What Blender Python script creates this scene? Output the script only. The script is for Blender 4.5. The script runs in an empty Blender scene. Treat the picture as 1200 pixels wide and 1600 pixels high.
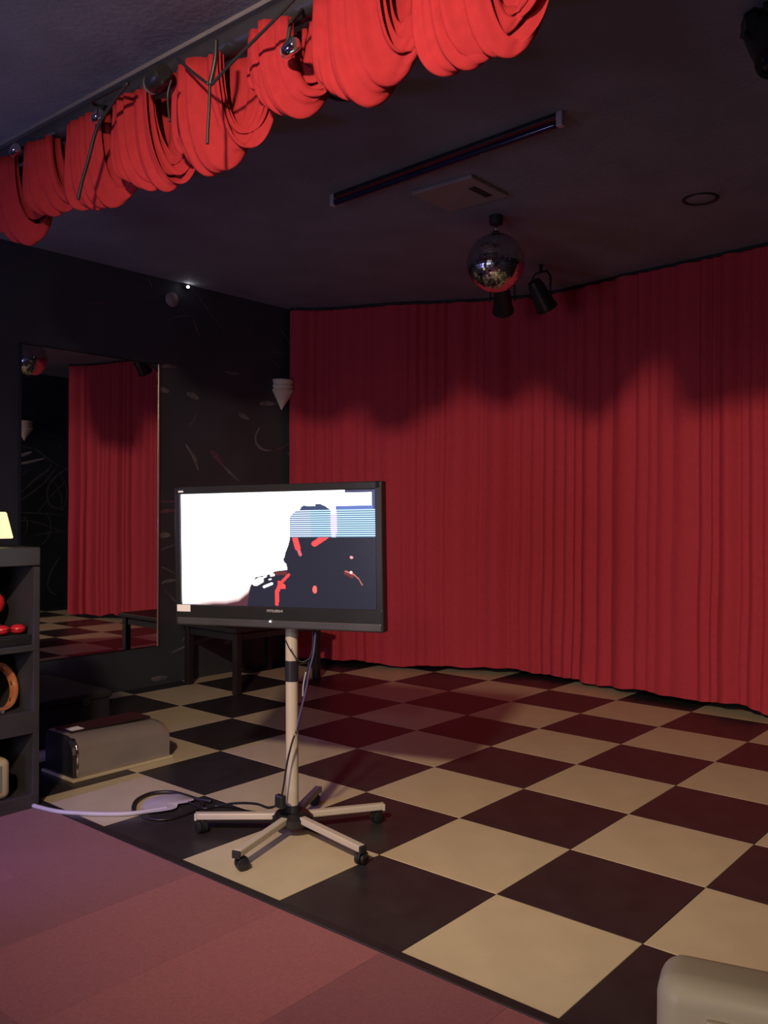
import bpy, bmesh, math, random
from mathutils import Vector, Matrix
random.seed(7)
PI = math.pi
SC = bpy.context.scene
COL = SC.collection

# ------------------------------------------------------------------ camera
T = 0.6                                              # floor tile size (m)
CAM = Vector((3.0703, -2.3223, 1.5046))
FW = Vector((-0.64359, 0.76536, -0.00395))
RT = Vector((0.76533, 0.64361, 0.00662))
UP = Vector((-0.00761, -0.00124, 0.99997))
FPX = 1376.75
cd = bpy.data.cameras.new('camera'); cam = bpy.data.objects.new('camera', cd); COL.objects.link(cam)
cam.matrix_world = Matrix(((RT.x, UP.x, -FW.x, CAM.x), (RT.y, UP.y, -FW.y, CAM.y), (RT.z, UP.z, -FW.z, CAM.z), (0, 0, 0, 1)))
cd.sensor_fit = 'VERTICAL'; cd.sensor_height = 36.0; cd.lens = FPX / 1600 * 36.0; cd.clip_start = 0.05; cd.clip_end = 60
SC.camera = cam

# ------------------------------------------------------------------ world, lights, exposure
w = bpy.data.worlds.new('dim_room_air'); SC.world = w; w.use_nodes = True
w.node_tree.nodes['Background'].inputs[0].default_value = (0.55, 0.42, 0.55, 1)
w.node_tree.nodes['Background'].inputs[1].default_value = 0.02
vs = SC.view_settings
vs.view_transform = 'Standard'; vs.look = 'None'; vs.gamma = 1.0; vs.use_curve_mapping = False
vs.exposure = 0.0

def lamp(name, kind, loc, energy, color, size=0.1, target=None, spot=None, blend=0.5):
    l = bpy.data.lights.new(name, kind); l.energy = energy; l.color = color
    o = bpy.data.objects.new(name, l); COL.objects.link(o); o.location = loc
    if kind == 'AREA':
        l.shape = 'DISK'; l.size = size
    else:
        l.shadow_soft_size = size
    if kind == 'SPOT':
        l.spot_size = spot; l.spot_blend = blend
    if target is not None:
        o.rotation_euler = (Vector(target) - Vector(loc)).to_track_quat('-Z', 'Y').to_euler()
    return o
CEIL = 3.44
# the lit ceiling downlight in front of the stage: it throws the valance's scalloped shadow on the curtain
lamp('warm_downlight_lamp', 'SPOT', (1.92, -2.9, 3.36), 1090, (1.0, 0.71, 0.50), 0.11, (-0.3, 3.6, 0.30), math.radians(82), 1.0)
lamp('warm_fill', 'SPOT', (4.0, -4.4, 3.2), 190, (1.0, 0.76, 0.46), 0.10, (2.6, -1.0, 0.3), math.radians(90), 1.0)  # added warm fill from the rear right, brightens the cream console
lamp('soft_front_fill', 'AREA', (1.2, -5.3, 1.3), 54, (0.86, 0.80, 0.98), 1.6, (0.5, 2.0, 0.6))  # added soft fill near the front wall, lifts the room's ambient level
# blue-violet party lights out of frame on the left
lamp('violet_lamp', 'SPOT', (-0.95, -2.9, 2.2), 250, (0.30, 0.22, 1.0), 0.10, (-0.95, -0.35, 0.0), math.radians(44), 1.0)
lamp('blue_lamp', 'POINT', (-2.3, -2.6, 1.4), 55, (0.42, 0.38, 1.0), 0.10)

# ------------------------------------------------------------------ materials
MATS = {}
def mat(name, col, rough=0.6, metal=0.0, spec=0.5, noise=None, nscale=8.0, bump=0.0, bscale=60.0, emit=None, estr=0.0, col2=None, trans=0.0, coat=0.0, sheen=0.0, alpha=None):
    if name in MATS: return MATS[name]
    m = bpy.data.materials.new(name); m.use_nodes = True
    nt = m.node_tree; b = nt.nodes['Principled BSDF']
    b.inputs['Base Color'].default_value = (*col, 1)
    b.inputs['Roughness'].default_value = rough
    b.inputs['Metallic'].default_value = metal
    b.inputs['Specular IOR Level'].default_value = spec
    b.inputs['Transmission Weight'].default_value = trans
    b.inputs['Coat Weight'].default_value = coat
    b.inputs['Sheen Weight'].default_value = sheen
    tc = nt.nodes.new('ShaderNodeTexCoord')
    if noise:
        n = nt.nodes.new('ShaderNodeTexNoise'); n.inputs['Scale'].default_value = nscale; n.inputs['Detail'].default_value = 5
        nt.links.new(tc.outputs['Object'], n.inputs['Vector'])
        r = nt.nodes.new('ShaderNodeValToRGB')
        c2 = col2 or tuple(c * (1 - noise) for c in col)
        r.color_ramp.elements[0].position = 0.35; r.color_ramp.elements[0].color = (*c2, 1)
        r.color_ramp.elements[1].position = 0.68; r.color_ramp.elements[1].color = (*col, 1)
        nt.links.new(n.outputs['Fac'], r.inputs['Fac']); nt.links.new(r.outputs['Color'], b.inputs['Base Color'])
    if bump:
        n2 = nt.nodes.new('ShaderNodeTexNoise'); n2.inputs['Scale'].default_value = bscale; n2.inputs['Detail'].default_value = 3
        nt.links.new(tc.outputs['Object'], n2.inputs['Vector'])
        bp = nt.nodes.new('ShaderNodeBump'); bp.inputs['Strength'].default_value = bump; bp.inputs['Distance'].default_value = 0.01
        nt.links.new(n2.outputs['Fac'], bp.inputs['Height']); nt.links.new(bp.outputs['Normal'], b.inputs['Normal'])
    if emit:
        b.inputs['Emission Color'].default_value = (*emit, 1); b.inputs['Emission Strength'].default_value = estr
    MATS[name] = m
    return m

M_light = mat('cream_vinyl', (0.51, 0.45, 0.31), 0.34, noise=0.10, nscale=5, bump=0.05)
M_dark = mat('black_vinyl', (0.030, 0.027, 0.030), 0.36, noise=0.3, nscale=6, bump=0.05)
M_sub = mat('floor_screed', (0.02, 0.018, 0.018), 0.8, noise=0.3)
M_ceil = mat('dark_painted_ceiling', (0.21, 0.215, 0.26), 0.85, noise=0.18, nscale=3, bump=0.25, bscale=35)
M_wall = mat('black_gloss_panel', (0.042, 0.050, 0.068), 0.5, noise=0.3, nscale=2.0)
M_house = mat('dark_plaster', (0.11, 0.09, 0.10), 0.8, noise=0.2, bump=0.1)
M_curt = mat('red_curtain_cloth', (0.46, 0.037, 0.060), 0.85, noise=0.10, nscale=30, bump=0.15, bscale=300, spec=0.3)
M_swag = mat('red_swag_cloth', (0.35, 0.024, 0.032), 0.85, noise=0.12, nscale=25, bump=0.12, bscale=250, spec=0.15)
M_black = mat('black_plastic', (0.015, 0.015, 0.017), 0.35, noise=0.2)
M_blackm = mat('black_matt', (0.013, 0.013, 0.016), 0.7, noise=0.2)
M_bezel = mat('tv_bezel', (0.018, 0.018, 0.020), 0.22, noise=0.1)
M_white = mat('white_painted_metal', (0.46, 0.42, 0.36), 0.4, noise=0.06)
M_silver = mat('silver_plastic', (0.42, 0.38, 0.36), 0.33, metal=0.55, noise=0.1, nscale=4)
M_cream = mat('cream_plastic', (0.50, 0.44, 0.31), 0.45, noise=0.08, nscale=4)
M_chrome = mat('chrome', (0.8, 0.8, 0.82), 0.12, metal=1.0, noise=0.05)
M_mirror = mat('mirror_glass', (0.72, 0.74, 0.80), 0.015, metal=1.0)
M_frame = mat('mirror_edge', (0.62, 0.55, 0.45), 0.3, metal=0.8, noise=0.1)
M_rail = mat('rail_paint', (0.030, 0.030, 0.040), 0.42, noise=0.2)
M_railtop = mat('rail_edge_paint', (0.15, 0.14, 0.15), 0.5, noise=0.15)
M_sconce = mat('frosted_sconce', (0.70, 0.60, 0.46), 0.5, noise=0.06)
M_wood = mat('orange_wood', (0.60, 0.22, 0.09), 0.35, noise=0.3, nscale=12)
M_red = mat('red_plastic', (0.65, 0.02, 0.04), 0.35, noise=0.1)
M_shelf = mat('shelf_black_laminate', (0.045, 0.042, 0.050), 0.45, noise=0.2)
M_label = mat('white_label', (0.8, 0.8, 0.82), 0.5, noise=0.05)
M_paint = mat('pale_paint_stroke', (0.15, 0.15, 0.165), 0.5, noise=0.5, nscale=14)
M_paint2 = mat('pink_paint_stroke', (0.14, 0.07, 0.11), 0.5, noise=0.4, nscale=14)
M_paint3 = mat('bright_paint_stroke', (0.60, 0.56, 0.50), 0.45, noise=0.3, nscale=14)
M_vent = mat('vent_paint', (0.26, 0.22, 0.22), 0.6, noise=0.1)
M_glass = mat('clear_bulb_glass', (0.9, 0.9, 0.9), 0.05, trans=0.9, noise=0.02)
M_tube = mat('blacklight_tube_glass', (0.012, 0.009, 0.035), 0.15, noise=0.1, coat=0.1)
M_socket = mat('pale_socket', (0.42, 0.38, 0.40), 0.4, noise=0.1)
M_cable = mat('black_cable', (0.014, 0.014, 0.018), 0.45, noise=0.1)
M_vcable = mat('violet_cable', (0.09, 0.07, 0.22), 0.4, noise=0.1)
M_wcable = mat('white_cable', (0.44, 0.42, 0.50), 0.5, noise=0.08)
M_tape = mat('black_tape', (0.02, 0.02, 0.03), 0.3, noise=0.1)
M_trim = mat('black_edge_strip', (0.02, 0.017, 0.018), 0.4, noise=0.2)
M_led = mat('white_led', (1, 1, 1), 0.5, emit=(1, 1, 1), estr=30)
M_table = mat('dark_brown_wood', (0.016, 0.013, 0.015), 0.5, noise=0.3)
M_shade = mat('lit_lampshade', (0.8, 0.7, 0.4), 0.7, emit=(1.0, 0.80, 0.42), estr=1.0)
M_gcore = mat('grey_gap', (0.03, 0.03, 0.035), 0.6, noise=0.1)

# ------------------------------------------------------------------ helpers
def link(name, me, material, parent=None, loc=None, smooth=False):
    o = bpy.data.objects.new(name, me); COL.objects.link(o)
    if material and not me.materials: me.materials.append(material)
    if parent: o.parent = parent
    if loc is not None: o.location = loc
    if smooth:
        for p in me.polygons: p.use_smooth = True
    return o
def obj(name, bm, material, parent=None, smooth=False, angle=None):
    me = bpy.data.meshes.new(name); bmesh.ops.recalc_face_normals(bm, faces=bm.faces[:]); bm.to_mesh(me); bm.free()
    o = link(name, me, material, parent)
    if smooth:
        for p in me.polygons: p.use_smooth = True
        if angle is not None: me.set_sharp_from_angle(angle=math.radians(angle))
    return o
def thing(name, label, cat, loc=(0, 0, 0), rz=0.0, group=None):
    o = bpy.data.objects.new(name, None); COL.objects.link(o); o.location = loc; o.rotation_euler = (0, 0, rz)
    o['label'] = label; o['category'] = cat
    if group: o['group'] = group
    o.empty_display_size = 0.05
    return o
def tag(o, label, cat, group=None):
    o['label'] = label; o['category'] = cat
    if group: o['group'] = group
    return o
def struct(o): o['kind'] = 'structure'; return o
def box(bm, c, s, bev=0.0, rot=None, seg=2):
    r = bmesh.ops.create_cube(bm, size=1.0); vs_ = r['verts']
    for v in vs_: v.co = Vector((v.co.x * s[0], v.co.y * s[1], v.co.z * s[2]))
    if bev:
        es = list({e for v in vs_ for e in v.link_edges})
        rr = bmesh.ops.bevel(bm, geom=es, offset=bev, segments=seg, affect='EDGES', profile=0.5)
        vs_ = list({v for f in rr['faces'] for v in f.verts} | {v for v in vs_ if v.is_valid})
    mtx = Matrix.Translation(Vector(c)) @ (rot.to_4x4() if rot else Matrix.Identity(4))
    for v in vs_: v.co = mtx @ v.co
def bxo(name, c, s, m, parent=None, bev=0.004, rot=None):
    bm = bmesh.new(); box(bm, c, s, bev, rot); return obj(name, bm, m, parent)
def tube(bm, pts, r, n=10, cap=True):
    pts = [Vector(p) for p in pts]; rings = []; prev = None
    for i, p in enumerate(pts):
        d = (pts[min(i + 1, len(pts) - 1)] - pts[max(i - 1, 0)]).normalized()
        if prev is None:
            a = d.cross(Vector((0, 0, 1)))
            if a.length < 1e-3: a = d.cross(Vector((1, 0, 0)))
        else:
            a = prev - d * prev.dot(d)
        a.normalize(); prev = a; b = d.cross(a)
        rr = r[i] if isinstance(r, (list, tuple)) else r
        rings.append([bm.verts.new(p + (a * math.cos(2 * PI * k / n) + b * math.sin(2 * PI * k / n)) * rr) for k in range(n)])
    for q in range(len(rings) - 1):
        for k in range(n):
            bm.faces.new((rings[q][k], rings[q][(k + 1) % n], rings[q + 1][(k + 1) % n], rings[q + 1][k]))
    if cap:
        bm.faces.new(rings[0][::-1]); bm.faces.new(rings[-1])
def spline(pts, n=8):
    P = [Vector(p) for p in pts]; P = [P[0]] + P + [P[-1]]; out = []
    for i in range(1, len(P) - 2):
        for k in range(n):
            t = k / n; a, b, c, d = P[i - 1], P[i], P[i + 1], P[i + 2]
            out.append(0.5 * ((2 * b) + (c - a) * t + (2 * a - 5 * b + 4 * c - d) * t * t + (3 * b - a - 3 * c + d) * t ** 3))
    out.append(P[-2]); return out
def lathe(bm, prof, c=(0, 0, 0), n=24, a0=0, a1=2 * PI, mtx=None):
    full = abs(a1 - a0 - 2 * PI) < 1e-6; N = n if full else n + 1; rings = []
    for r, z in prof:
        ring = []
        for k in range(N):
            a = a0 + (a1 - a0) * k / n
            v = Vector((r * math.cos(a), r * math.sin(a), z))
            if mtx: v = mtx @ v
            ring.append(bm.verts.new(v + Vector(c)))
        rings.append(ring)
    for q in range(len(rings) - 1):
        for k in range(n):
            k2 = (k + 1) % N
            bm.faces.new((rings[q][k], rings[q][k2], rings[q + 1][k2], rings[q + 1][k]))
    return rings
def ray(u, v): return FW + RT * ((u - 600) / FPX) - UP * ((v - 800) / FPX)
def on_x(u, v, X): d = ray(u, v); return CAM + d * ((X - CAM.x) / d.x)
def on_y(u, v, Y): d = ray(u, v); return CAM + d * ((Y - CAM.y) / d.y)
def on_z(u, v, Z): d = ray(u, v); return CAM + d * ((Z - CAM.z) / d.z)

# ------------------------------------------------------------------ the setting
XL, XR, YB, YF, XFR = -3.18, 2.80, 4.98, -5.6, 5.6
bm = bmesh.new(); box(bm, ((XL + XFR) / 2, (YF + YB) / 2, -0.056), (XFR - XL, YB - YF, 0.10))
floor = struct(obj('floor', bm, M_sub))
# checkerboard tiles of the stage, one object each
def tile_mesh(name, sx, sy, th, m, bev=0.0015, gap=0.002):
    b = bmesh.new(); box(b, (sx / 2, sy / 2, th / 2), (sx - gap, sy - gap, th), bev, seg=1)
    me = bpy.data.meshes.new(name); b.to_mesh(me); b.free(); me.materials.append(m); return me
full = {0: tile_mesh('floor_tile_light', T, T, 0.006, M_light), 1: tile_mesh('floor_tile_dark', T, T, 0.006, M_dark)}
edge = {0: tile_mesh('floor_tile_edge_light', 0.18, T, 0.006, M_light), 1: tile_mesh('floor_tile_edge_dark', 0.18, T, 0.006, M_dark)}
for j in range(0, 8):
    for i in range(-6, 5):
        k = (i + j) % 2
        if i == -6: link('floor_tile', edge[k], None, floor, (XL, j * T, -0.006))
        elif i == 4:
            if ('r', k) not in full: full['r', k] = tile_mesh('floor_tile_right', XR - 2.4, T, 0.006, (M_light, M_dark)[k])
            link('floor_tile', full['r', k], None, floor, (2.4, j * T, -0.006))
        else: link('floor_tile', full[k], None, floor, (i * T, j * T, -0.006))
# carpet tiles in front of the stage
def carpet_mat(k):
    c = [(0.235, 0.055, 0.075), (0.180, 0.040, 0.058), (0.260, 0.065, 0.078), (0.205, 0.045, 0.062)][k]
    return mat('carpet_pile_%d' % k, c, 0.95, noise=0.22, nscale=90, bump=0.5, bscale=420, spec=0.15, sheen=0.15)
CT = 0.5; X0 = 1.155
cme = [tile_mesh('carpet_tile_%d' % k, CT, CT, 0.008, carpet_mat(k), 0.0005, 0.0006) for k in range(4)]
for i in range(-9, 9):
    for j in range(0, 6):
        x = X0 + (i - 0) * CT; y = -0.045 - (j + 1) * CT
        if x < XL or x + CT > XFR: continue
        k = [0, 2, 1, 3][(i * 3 + j * 5 + (i * j) % 3) % 4]
        if i >= 0: k = [1, 3][(i + j) % 2]
        elif j == 0: k = 1 if i <= -3 else [0, 2][(i) % 2]
        elif i == -1: k = 2
        elif (i, j) in ((-3, 1), (-4, 2)): k = 1
        link('carpet_tile', cme[k], None, floor, (x, y, -0.006))
bm = bmesh.new(); box(bm, ((XL + XFR) / 2, -0.0225, 0.0005), (XFR - XL, 0.044, 0.011), 0.003)
struct(obj('trim_1', bm, M_trim))
# walls and ceiling
def wallbox(name, x0, x1, y0, y1, m, z0=-0.1, z1=CEIL + 0.1):
    b = bmesh.new(); box(b, ((x0 + x1) / 2, (y0 + y1) / 2, (z0 + z1) / 2), (x1 - x0, y1 - y0, z1 - z0)); return struct(obj(name, b, m))
wall_left = wallbox('wall_left', XL - 0.12, XL, YF, YB, M_wall)
wall_back = wallbox('wall_back', XL - 0.12, XR + 0.12, YB, YB + 0.12, M_wall)
wall_right = wallbox('wall_right', XR, XR + 0.12, 0.05, YB, M_wall)
wallbox('wall_return', XR, XFR + 0.12, -0.07, 0.05, M_house)
wallbox('wall_side', XFR, XFR + 0.12, YF, -0.07, M_house)
wallbox('wall_front', XL - 0.12, XFR + 0.12, YF - 0.12, YF, M_house)
bm = bmesh.new(); box(bm, ((XL + XFR) / 2, (YF + YB) / 2, CEIL + 0.05), (XFR - XL + 0.24, YB - YF + 0.24, 0.10))
ceiling = struct(obj('ceiling', bm, M_ceil))

# paint strokes on the black walls: thin relief ribbons
def stroke(pts, width, m, parent, axis_n, name='paint_stroke'):
    P = spline(pts, 6); n = len(P); bm = bmesh.new(); rows = []
    for i, p in enumerate(P):
        d = (P[min(i + 1, n - 1)] - P[max(i - 1, 0)]).normalized()
        s = d.cross(axis_n).normalized(); wd = width * (0.15 + 0.85 * math.sin(PI * i / (n - 1)) ** 0.7) / 2
        rows.append((bm.verts.new(p + s * wd), bm.verts.new(p + axis_n * 0.002), bm.verts.new(p - s * wd)))
    for i in range(n - 1):
        for k in range(2): bm.faces.new((rows[i][k], rows[i][k + 1], rows[i + 1][k + 1], rows[i + 1][k]))
    return obj(name, bm, m, parent)
NX = Vector((1, 0, 0)); XS = XL + 0.0008
def lw(pix, width, m): stroke([on_x(u, v, XS) for u, v in pix], width, m, wall_left, NX)
for pix, wd, m in [
    ([(250, 573), (262, 572), (277, 574)], .035, M_paint), ([(249, 608), (256, 609), (264, 612)], .045, M_paint),
    ([(292, 614), (301, 618), (311, 623)], .05, M_paint), ([(350, 580), (361, 583), (375, 584)], .03, M_paint),
    ([(373, 646), (380, 650), (389, 655)], .045, M_paint), ([(405, 631), (417, 630), (430, 631)], .045, M_paint),
    ([(290, 694), (296, 703), (301, 712)], .025, M_paint), ([(298, 705), (304, 716), (310, 735)], .04, M_paint),
    ([(328, 704), (338, 713), (349, 728)], .05, M_paint2), ([(349, 728), (360, 739), (374, 752)], .03, M_paint),
    ([(406, 668), (400, 680), (401, 692), (410, 702), (425, 704)], .03, M_paint),
    ([(425, 704), (440, 700), (455, 690)], .012, M_paint2), ([(449, 706), (457, 718), (465, 738)], .035, M_paint),
    ([(268, 1020), (300, 1006), (335, 995), (380, 984)], .03, M_paint), ([(236, 1061), (248, 1060), (262, 1058)], .04, M_paint),
    ([(400, 1036), (412, 1032), (426, 1028)], .04, M_paint), ([(350, 1004), (358, 1002), (368, 1001)], .05, M_paint),
    ([(302, 498), (306, 510), (312, 525)], .02, M_paint2), ([(452, 515), (458, 525), (462, 540)], .02, M_paint),
    ([(250, 782), (262, 784), (275, 783)], .02, M_paint2), ([(250, 800), (262, 798), (280, 797)], .03, M_paint2),
    ([(248, 838), (256, 836), (266, 836)], .05, M_paint), ([(250, 860), (262, 855), (280, 850)], .012, M_paint),
    ([(250, 885), (262, 890), (280, 900)], .012, M_paint), ([(252, 912), (262, 908), (278, 906)], .03, M_paint),
    ([(255, 920), (270, 935), (285, 950)], .012, M_paint), ([(300, 985), (290, 995), (284, 1003)], .02, M_paint),
    ([(75, 925), (78, 905), (90, 880)], .03, M_paint), ([(72, 960), (82, 962), (95, 965)], .012, M_paint)]:
    lw(pix, wd, m)
# long thin spatter arcs over the left wall
rnd = random.Random(3)
for k in range(46):
    y = rnd.uniform(0.2, 3.9); z = rnd.uniform(0.3, 3.35)
    if 0.80 < y < 2.25 and 0.2 < z < 2.85 and rnd.random() < 2: continue
    a = rnd.uniform(0, 2 * PI); L = rnd.uniform(.15, .5); cv = rnd.uniform(-1.6, 1.6); pts = []
    yy, zz = y, z
    for q in range(6):
        pts.append((XS, yy, max(.1, min(3.4, zz)))); yy += L / 5 * math.cos(a); zz += L / 5 * math.sin(a); a += cv / 5
    if any(0.84 < p[1] < 2.2 and p[2] < 2.8 for p in pts): continue
    stroke(pts, rnd.uniform(.004, .010), rnd.choice([M_paint, M_paint2]), wall_left, NX)
# strokes on the right wall (seen in the mirror)
def mirror_pt(u, v, X):                              # where the ray through a mirror pixel lands on plane x = X
    d = ray(u, v); t = (XL + 0.02 - CAM.x) / d.x; p = CAM + d * t; d = Vector((-d.x, d.y, d.z)); s = (X - p.x) / d.x; return p + d * s
NXR = Vector((-1, 0, 0)); XRS = XR - 0.0008
def rw(pix, width, m): stroke([mirror_pt(u, v, XRS) for u, v in pix], width, m, wall_right, NXR)
for pix, wd, m in [
    ([(24, 715), (38, 710), (50, 706)], .045, M_paint3), ([(24, 726), (45, 722), (70, 716)], .035, M_paint3),
    ([(30, 697), (55, 702), (80, 720), (112, 738)], .03, M_paint), ([(83, 724), (72, 738), (55, 750), (34, 770)], .05, M_paint),
    ([(90, 728), (74, 750), (50, 770), (28, 785)], .03, M_paint), ([(112, 728), (88, 745), (75, 765), (80, 790), (105, 797)], .045, M_paint),
    ([(112, 745), (85, 770), (60, 800)], .02, M_paint), ([(25, 801), (60, 802), (108, 805)], .02, M_paint),
    ([(25, 812), (60, 817), (100, 832)], .02, M_paint), ([(50, 838), (75, 833), (104, 830)], .02, M_paint),
    ([(95, 870), (82, 890), (74, 915)], .04, M_paint), ([(70, 960), (85, 963), (100, 968)], .02, M_paint),
    ([(75, 915), (80, 925), (90, 930)], .03, M_paint)]:
    rw(pix, wd, m)
for k in range(22):
    y = rnd.uniform(0.8, 4.8); z = rnd.uniform(0.4, 3.2); a = rnd.uniform(0, 2 * PI); cv = rnd.uniform(-2, 2); L = rnd.uniform(.3, .8); pts = []
    for q in range(6):
        pts.append((XRS, min(max(y, .2), 4.9), max(.1, min(3.4, z)))); y += L / 5 * math.cos(a); z += L / 5 * math.sin(a); a += cv / 5
    stroke(pts, rnd.uniform(.008, .02), M_paint, wall_right, NXR)

# ------------------------------------------------------------------ wall mirror
MY0, MY1, MZ0, MZ1 = 0.915, 2.14, 0.33, 2.71
t = thing('wall_mirror', 'tall frameless mirror on the black left wall, showing the red curtain', 'mirror', (XL, (MY0 + MY1) / 2, MZ0))
yc = (MY1 - MY0) / 2; H = MZ1 - MZ0
bxo('mirror_pane', (0.012, 0, H / 2), (0.016, 2 * yc - 0.02, H - 0.02), M_mirror, t, 0.0)
bxo('backing_board', (0.002, 0, H / 2), (0.004, 2 * yc, H), M_blackm, t, 0.0)
bxo('edge_strip', (0.013, yc - 0.006, H / 2), (0.026, 0.012, H), M_frame, t, 0.002)
bxo('edge_strip', (0.013, -yc + 0.006, H / 2), (0.026, 0.012, H), M_black, t, 0.002)

# ------------------------------------------------------------------ stage curtain
path = [(-3.13, 3.62), (-2.79, 3.85), (-2.22, 4.05), (-1.74, 4.32), (-1.2, 4.55), (-.72, 4.59), (-.06, 4.47), (.48, 4.40), (1.12, 4.30), (1.44, 4.2), (1.60, 4.08)]
P = spline([(x, y, 0) for x, y in path], 60)
S = [0.0]
for i in range(1, len(P)): S.append(S[-1] + (P[i] - P[i - 1]).length)
Ltot = S[-1]; NS = 1500; NZ = 30
def along(s):
    lo, hi = 0, len(S) - 1
    while hi - lo > 1:
        m_ = (lo + hi) // 2
        if S[m_] <= s: lo = m_
        else: hi = m_
    f = (s - S[lo]) / max(1e-6, S[hi] - S[lo]); p = P[lo].lerp(P[hi], f); d = (P[hi] - P[lo]).normalized()
    return p, Vector((-d.y, d.x, 0))
rr = random.Random(11); ph = []; acc = 0
knots = [0]; 
while knots[-1] < Ltot: knots.append(knots[-1] + rr.choice((rr.uniform(0.06, 0.11), rr.uniform(0.12, 0.24))))
amps = [(b_ - a_) * rr.uniform(0.14, 0.27) for a_, b_ in zip(knots, knots[1:])] + [0.02]
def fold(s):
    for q in range(len(knots) - 1):
        if knots[q] <= s < knots[q + 1]:
            f = (s - knots[q]) / (knots[q + 1] - knots[q]); return amps[q] * math.sin(PI * f) ** 1.3
    return 0
def wob(x, s): return math.sin(x * 1.7 + s) * 0.5 + math.sin(x * 4.3 + 2 * s) * 0.3 + math.sin(x * 9.1 + s * 3) * 0.2
bm = bmesh.new(); grid = []
folds = [fold(Ltot * i / NS) for i in range(NS + 1)]
for k in range(NZ + 1):
    zf = k / NZ; row = []
    for i in range(NS + 1):
        s = Ltot * i / NS; s2 = s + 0.02 * wob(s * 0.8 + zf * 2.2, 1.0) * (1 - zf)
        p, n = along(min(max(s2, 0), Ltot))
        zb = 0.045 + 0.022 * wob(s * 2.2, 0.3) + (0.05 * math.exp(-((s - 4.3) / 0.15) ** 2))
        z = zb + (CEIL - 0.03 - zb) * zf
        o_ = folds[i] * (1.0 + 0.25 * math.sin(s * 3 + zf * 3)) + 0.025 * wob(s * 1.9, 2.0) * (1 - 0.5 * zf)
        row.append(bm.verts.new((p.x - n.x * o_, p.y - n.y * o_, z)))
    grid.append(row)
for k in range(NZ):
    for i in range(NS): bm.faces.new((grid[k][i], grid[k][i + 1], grid[k + 1][i + 1], grid[k + 1][i]))
t = thing('stage_curtain', 'full height red pleated curtain hanging along the back of the checkered stage', 'curtain', (0, 0, 0))
obj('curtain_cloth', bm, M_curt, t, True)
bm = bmesh.new(); tube(bm, [(p.x, p.y, CEIL - 0.014) for p in spline([(x, y, 0) for x, y in path], 8)], 0.013, 8)
obj('curtain_track', bm, M_blackm, t, True)

# ------------------------------------------------------------------ valance rail and swags
t = thing('valance_rail', 'dark ceiling rail running across the stage front above the red swags', 'rail', (0, 0, CEIL))
RY = 0.0
bm = bmesh.new(); tube(bm, [(XL + .02, RY, -0.062), (XR - .02, RY, -0.062)], 0.05, 16); obj('rail_pipe', bm, M_rail, t, True, 50)
bxo('rail_moulding', ((XL + XR) / 2, RY + 0.01, -0.010), (XR - XL - .02, 0.13, 0.02), M_railtop, t, 0.004)
def swag(x, zb, wdt, seed, lab, dpt=0.080, lean=0.075):
    # a cloth strand coming down in front of the rail, pouching underneath and going up behind it
    rs = random.Random(seed); bm = bmesh.new(); ztop = CEIL - 0.113; skew = rs.uniform(-.045, .045); drift = rs.uniform(-.03, .03)
    for li, (dz, wf, df, sh) in enumerate([(0, 1.0, 1.0, 0), (0.038, .94, .84, .006), (0.09, .84, .66, .014)]):
        nU, nT = 64, 40; g = []; f1, f2 = rs.uniform(3.0, 5.0), rs.uniform(8, 12); p1, p2 = rs.uniform(0, 6), rs.uniform(0, 6)
        zz = zb + dz + rs.uniform(-.012, .012)
        for i in range(nU + 1):
            s = i / nU; ang = PI * s; sn = math.sin(ang); sg = -math.cos(ang)
            dep = (ztop - zz) * min(1.0, sn ** 0.62 if sn > 1e-6 else 0)
            bell = (0.84 + 0.30 * s) * (1 - sn ** 2) + 0.88 * sn ** 2
            row = []
            for j in range(nT + 1):
                tt = -1 + 2 * j / nT
                out = Vector((0.25 * sg, sg * abs(math.cos(ang)) ** .6, -sn)).normalized()
                # folds are broad on the arms and gather into the pouch
                am = 0.013 + 0.006 * sn ** 3
                rip = am * (1.3 * math.sin(f1 * tt * (1.2 - .3 * sn) + p1 + .8 * s) + 0.8 * math.sin(f2 * tt + p2 - 2.2 * s) + 0.3 * math.sin(2.3 * f2 * tt + p1))
                edge = -0.030 * abs(tt) ** 3 - 0.050 * tt * tt * sn ** 4
                c = Vector((x + sh + sg * lean, RY + sg * dpt * df, ztop - dep))
                a = c + Vector((tt * wdt / 2 * wf * bell, tt * 0.035 * sn, 0)) + out * (rip + edge)
                a.z += skew * tt * sn ** 2 + 0.010 * math.sin(3.1 * tt + p2) * sn ** 3; a.x += drift * sn ** 2
                if i in (0, nU): a.z = ztop
                row.append(bm.verts.new(a))
            g.append(row)
        for i in range(nU):
            for j in range(nT): bm.faces.new((g[i][j], g[i][j + 1], g[i + 1][j + 1], g[i + 1][j]))
    o = obj('curtain_swag', bm, M_swag, None, True)
    md = o.modifiers.new('thickness', 'SOLIDIFY'); md.thickness = 0.003
    return tag(o, lab, 'valance', 'red swags looped along the ceiling rail')
SW = [(-1.42, 2.91, .32, 'leftmost red swag on the ceiling rail, cut by the picture edge'),
      (-1.03, 2.97, .29, 'second red swag from the left on the ceiling rail'),
      (-0.62, 2.90, .34, 'third red swag from the left, left of the round metal lamp'),
      (-0.23, 2.90, .32, 'fourth red swag from the left, under the round metal lamp'),
      (0.21, 2.90, .37, 'fifth red swag from the left, beside the forked black cord'),
      (0.64, 3.01, .28, 'small red swag, sixth from the left, overlapping its wider right neighbour'),
      (1.04, 2.95, .38, 'wide red swag, second from the right end of the rail'),
      (1.47, 2.915, .34, 'last whole red swag in view, right of the widest one'),
      (2.02, 2.98, .36, 'red swag on the rail just beyond the top right of the picture'),
      (2.45, 2.96, .34, 'red swag at the far right end of the ceiling rail')]
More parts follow.
